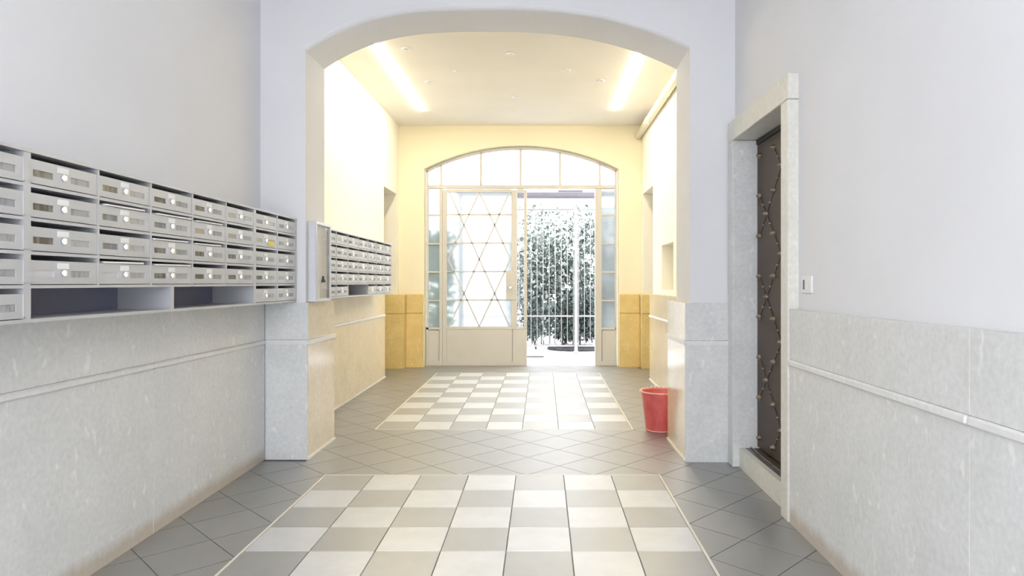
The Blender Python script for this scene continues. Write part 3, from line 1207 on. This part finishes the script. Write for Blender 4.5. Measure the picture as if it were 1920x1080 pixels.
for i in range(n):
    b.tube(pts[i], pts[i + 1], .0035, 6)
b.obj('handle', M['chrome'], bk)

# ------------------------------------------------------------------ courtyard beyond the portal
gy = MB()
gy.quad((-9, 9.86, zf(9.86) - .004), (9, 9.86, zf(9.86) - .004), (9, 20, zf(11.4) + .0), (-9, 20, zf(11.4)))
struct(gy.obj('ground', M['pave']), 'pale courtyard paving')
struct(MB().box(-9, 9, 14.6, 15.0, -.2, 3.4).obj('wall_courtyard', M['facade']), 'bright white courtyard wall behind the hedge')
st = MB()
st.quad((-12, -14, -.02), (12, -14, -.02), (12, Y0, -.02), (-12, Y0, -.02))
struct(st.obj('pavement', M['pave']))
GY = 11.36
gz = zf(GY)


def gx_(x):
    return (x - 1017) * GY / 1280


def gz_(y):
    return 1.26 - (y - 530) * GY / 1280


gp = thing('gate_post', 'white gate post between the two barred gate leaves', 'post', (gx_(1080), GY, gz))
MB().bev(-.026, .026, -.03, .03, 0, gz_(391) - gz, .004).obj('shaft', M['post_white'], gp)
MB().bev(-.05, .05, -.05, .05, 0, .012, .003).obj('foot_plate', M['white_iron'], gp)
bar_me = MB().tube((0, 0, 0), (0, 0, gz_(391) - gz - .12), .0058, 6).mesh('bar', M['white_iron'])
for (xa, xb, lb) in ((870, 1076, 'white barred gate leaf seen through open doorway, left of the post'),
                     (1084, 1260, 'white barred gate leaf right of the gate post')):
    gt = thing('iron_gate', lb, 'gate', (gx_(xa), GY, gz), 'courtyard gate leaves')
    Wg = gx_(xb) - gx_(xa)
    Hg = gz_(391) - gz
    for zz in (.09, gz_(594) - gz, Hg - .03):
        MB().bev(0, Wg, -.012, .012, zz, zz + .024, .003).obj('cross_rail', M['white_iron'], gt)
    nbars = int(round(Wg / .1))
    for k in range(nbars + 1):
        link('bar', bar_me, gt, (.008 + (Wg - .016) * k / nbars, 0, .10))
bt = MB().bev(gx_(860), gx_(1262), GY - .25, GY + .02, gz_(372), gz_(364), .005).obj('gate_canopy', M['lilac'])
tag(bt, 'lilac grey flat canopy over the courtyard gate', 'canopy')
for xx in (gx_(866), gx_(1264)):
    o = MB().bev(xx - .035, xx + .035, GY - .035, GY + .035, gz, gz_(372.2), .004).obj('canopy_post', M['white_iron'])
    tag(o, 'white canopy post at the %s end of the courtyard gate' % ('left' if xx < 0 else 'right'), 'post', 'canopy posts')
# lavender cornice bits above canopy
o = MB().bev(gx_(1046), gx_(1092), GY - .16, GY - .10, gz_(363.8), gz_(358.5), .004).obj('cornice_bit', M['lilac'])
tag(o, 'small lilac cornice piece on top of the gate canopy', 'cornice')
o = MB().bev(gx_(984), gx_(1020), 10.66, 10.76, zf(10.7) - .004, zf(10.7) + .012, .003).obj('floor_drain', M['grey_plastic'])
tag(o, 'dark floor drain strip in the pale courtyard paving', 'drain')


def leaves(name, mat, parent, n, x0, x1, y0, y1, z0, z1, size, dens):
    V, F = [], []
    cnt = 0
    tries = 0
    while cnt < n and tries < n * 8:
        tries += 1
        x, y, z = random.uniform(x0, x1), random.uniform(y0, y1), random.uniform(z0, z1)
        if random.random() > dens(x, y, z):
            continue
        cnt += 1
        s = size * random.uniform(.6, 1.25)
        R = Matrix.Rotation(random.uniform(0, 6.28), 3, 'Z') @ Matrix.Rotation(random.uniform(.35, 1.9), 3, 'X') @ Matrix.Rotation(random.uniform(0, 6.28), 3, 'Z')
        k = len(V)
        for p in ((0, -s, 0), (s * .62, -s * .1, s * .18), (s * .3, s * .6, s * .1), (0, s, 0), (-s * .3, s * .6, s * .1), (-s * .62, -s * .1, s * .18)):
            V.append(tuple(R @ Vector(p) + Vector((x, y, z))))
        F += [(k, k + 1, k + 2, k + 3), (k, k + 3, k + 4, k + 5)]
    me = bpy.data.meshes.new(name)
    me.from_pydata(V, [], F)
    me.materials.append(mat)
    o = link(name, me, parent)
    o['kind'] = 'stuff'
    return o


hd = thing('ivy_hedge', 'tall grey green ivy hedge behind the courtyard gate', 'hedge', (0, 12.9, gz))


def hd_d(x, y, z):
    v = .62 + .38 * math.sin(x * 5.1 + 1.3 * math.sin(z * 4)) * math.sin(z * 4.3 + x * 2)
    v *= min(1, max(0.1, (2.75 - z) / 1.3))
    return v * (1.0 if z > .5 else .75)


leaves('foliage', M['leaf'], hd, 12500, -.62, 2.1, -.30, .40, .16, 2.64, .043, hd_d)
for k in range(26):
    x = -.55 + 2.6 * k / 25 + random.uniform(-.06, .06)
    b = MB()
    p = Vector((x, random.uniform(-.1, .2), 0))
    for i in range(5):
        q = p + Vector((random.uniform(-.09, .09), random.uniform(-.05, .05), .48))
        b.tube(p, q, .012 - .002 * i, 6, r2=.010 - .002 * i, caps=False)
        p = q
    b.obj('stem', M['bark'], hd)
gb = thing('potted_bush', 'green bush seen blurred through left part of the frosted door leaf', 'bush', (-1.62, 10.75, zf(10.75)))
leaves('foliage', M['leaf_green'], gb, 1100, -.30, .30, -.28, .28, .42, 1.95, .06,
       lambda x, y, z: max(0, 1 - (x / .30) ** 2 - (y / .28) ** 2 * .5) * (1 if z > 1.2 else .5))
MB().lathe([(.0005, 0), (.17, 0), (.22, .42), (.235, .42), (.235, .46), (.20, .46), (.19, .40), (.0005, .40)], 24).obj('pot', M['bark'], gb)
MB().tube((0, 0, .38), (.03, 0, 1.9), .025, 8, r2=.012).obj('stem', M['bark'], gb)
for (x0, x1, yy, hh, lb, nn) in ((gx_(1040), gx_(1130), 12.0, .98, 'dark low shrub on a dark oval of ground behind the gate post', 1500),
                                 (gx_(975), gx_(1012), 11.9, .85, 'small upright shrub at the left edge of the open doorway', 420)):
    cxs = (x0 + x1) / 2
    sh = thing('low_shrub', lb, 'shrub', (cxs, yy, gz), 'low shrubs behind the gate')
    hw_ = (x1 - x0) / 2

    def sd(x, y, z, hw_=hw_, hh=hh):
        return max(0, 1 - (x / hw_) ** 4) * max(0.05, 1 - ((z - hh * .55) / (hh * .55)) ** 2)
    leaves('foliage', M['leaf_dark'], sh, nn, -hw_, hw_, -.25, .25, .14, hh + .1, .042, sd)
    for k in range(6 if hw_ > .2 else 2):
        b = MB()
        p = Vector((random.uniform(-hw_, hw_) * .7, random.uniform(-.1, .1), 0.0))
        for i in range(3):
            q = p + Vector((random.uniform(-.07, .07), random.uniform(-.04, .04), hh * .28))
            b.tube(p, q, .018 - .004 * i, 6, r2=.014 - .004 * i, caps=False)
            p = q
        b.obj('stem', M['bark'], sh)
    if hw_ > .3:
        b = MB()
        n = 20
        ring = [(hw_ * 1.25 * math.cos(2 * math.pi * i / n), .42 * math.sin(2 * math.pi * i / n)) for i in range(n)]
        b.quad(*[(x, y, .03) for x, y in ring])
        for i in range(n):
            j = (i + 1) % n
            b.quad((ring[i][0] * 1.06, ring[i][1] * 1.06, 0), (ring[j][0] * 1.06, ring[j][1] * 1.06, 0), (*ring[j], .03), (*ring[i], .03))
        b.obj('ground_oval', M['dark_oval'], sh)  # dark raised oval of ground under the wider shrub
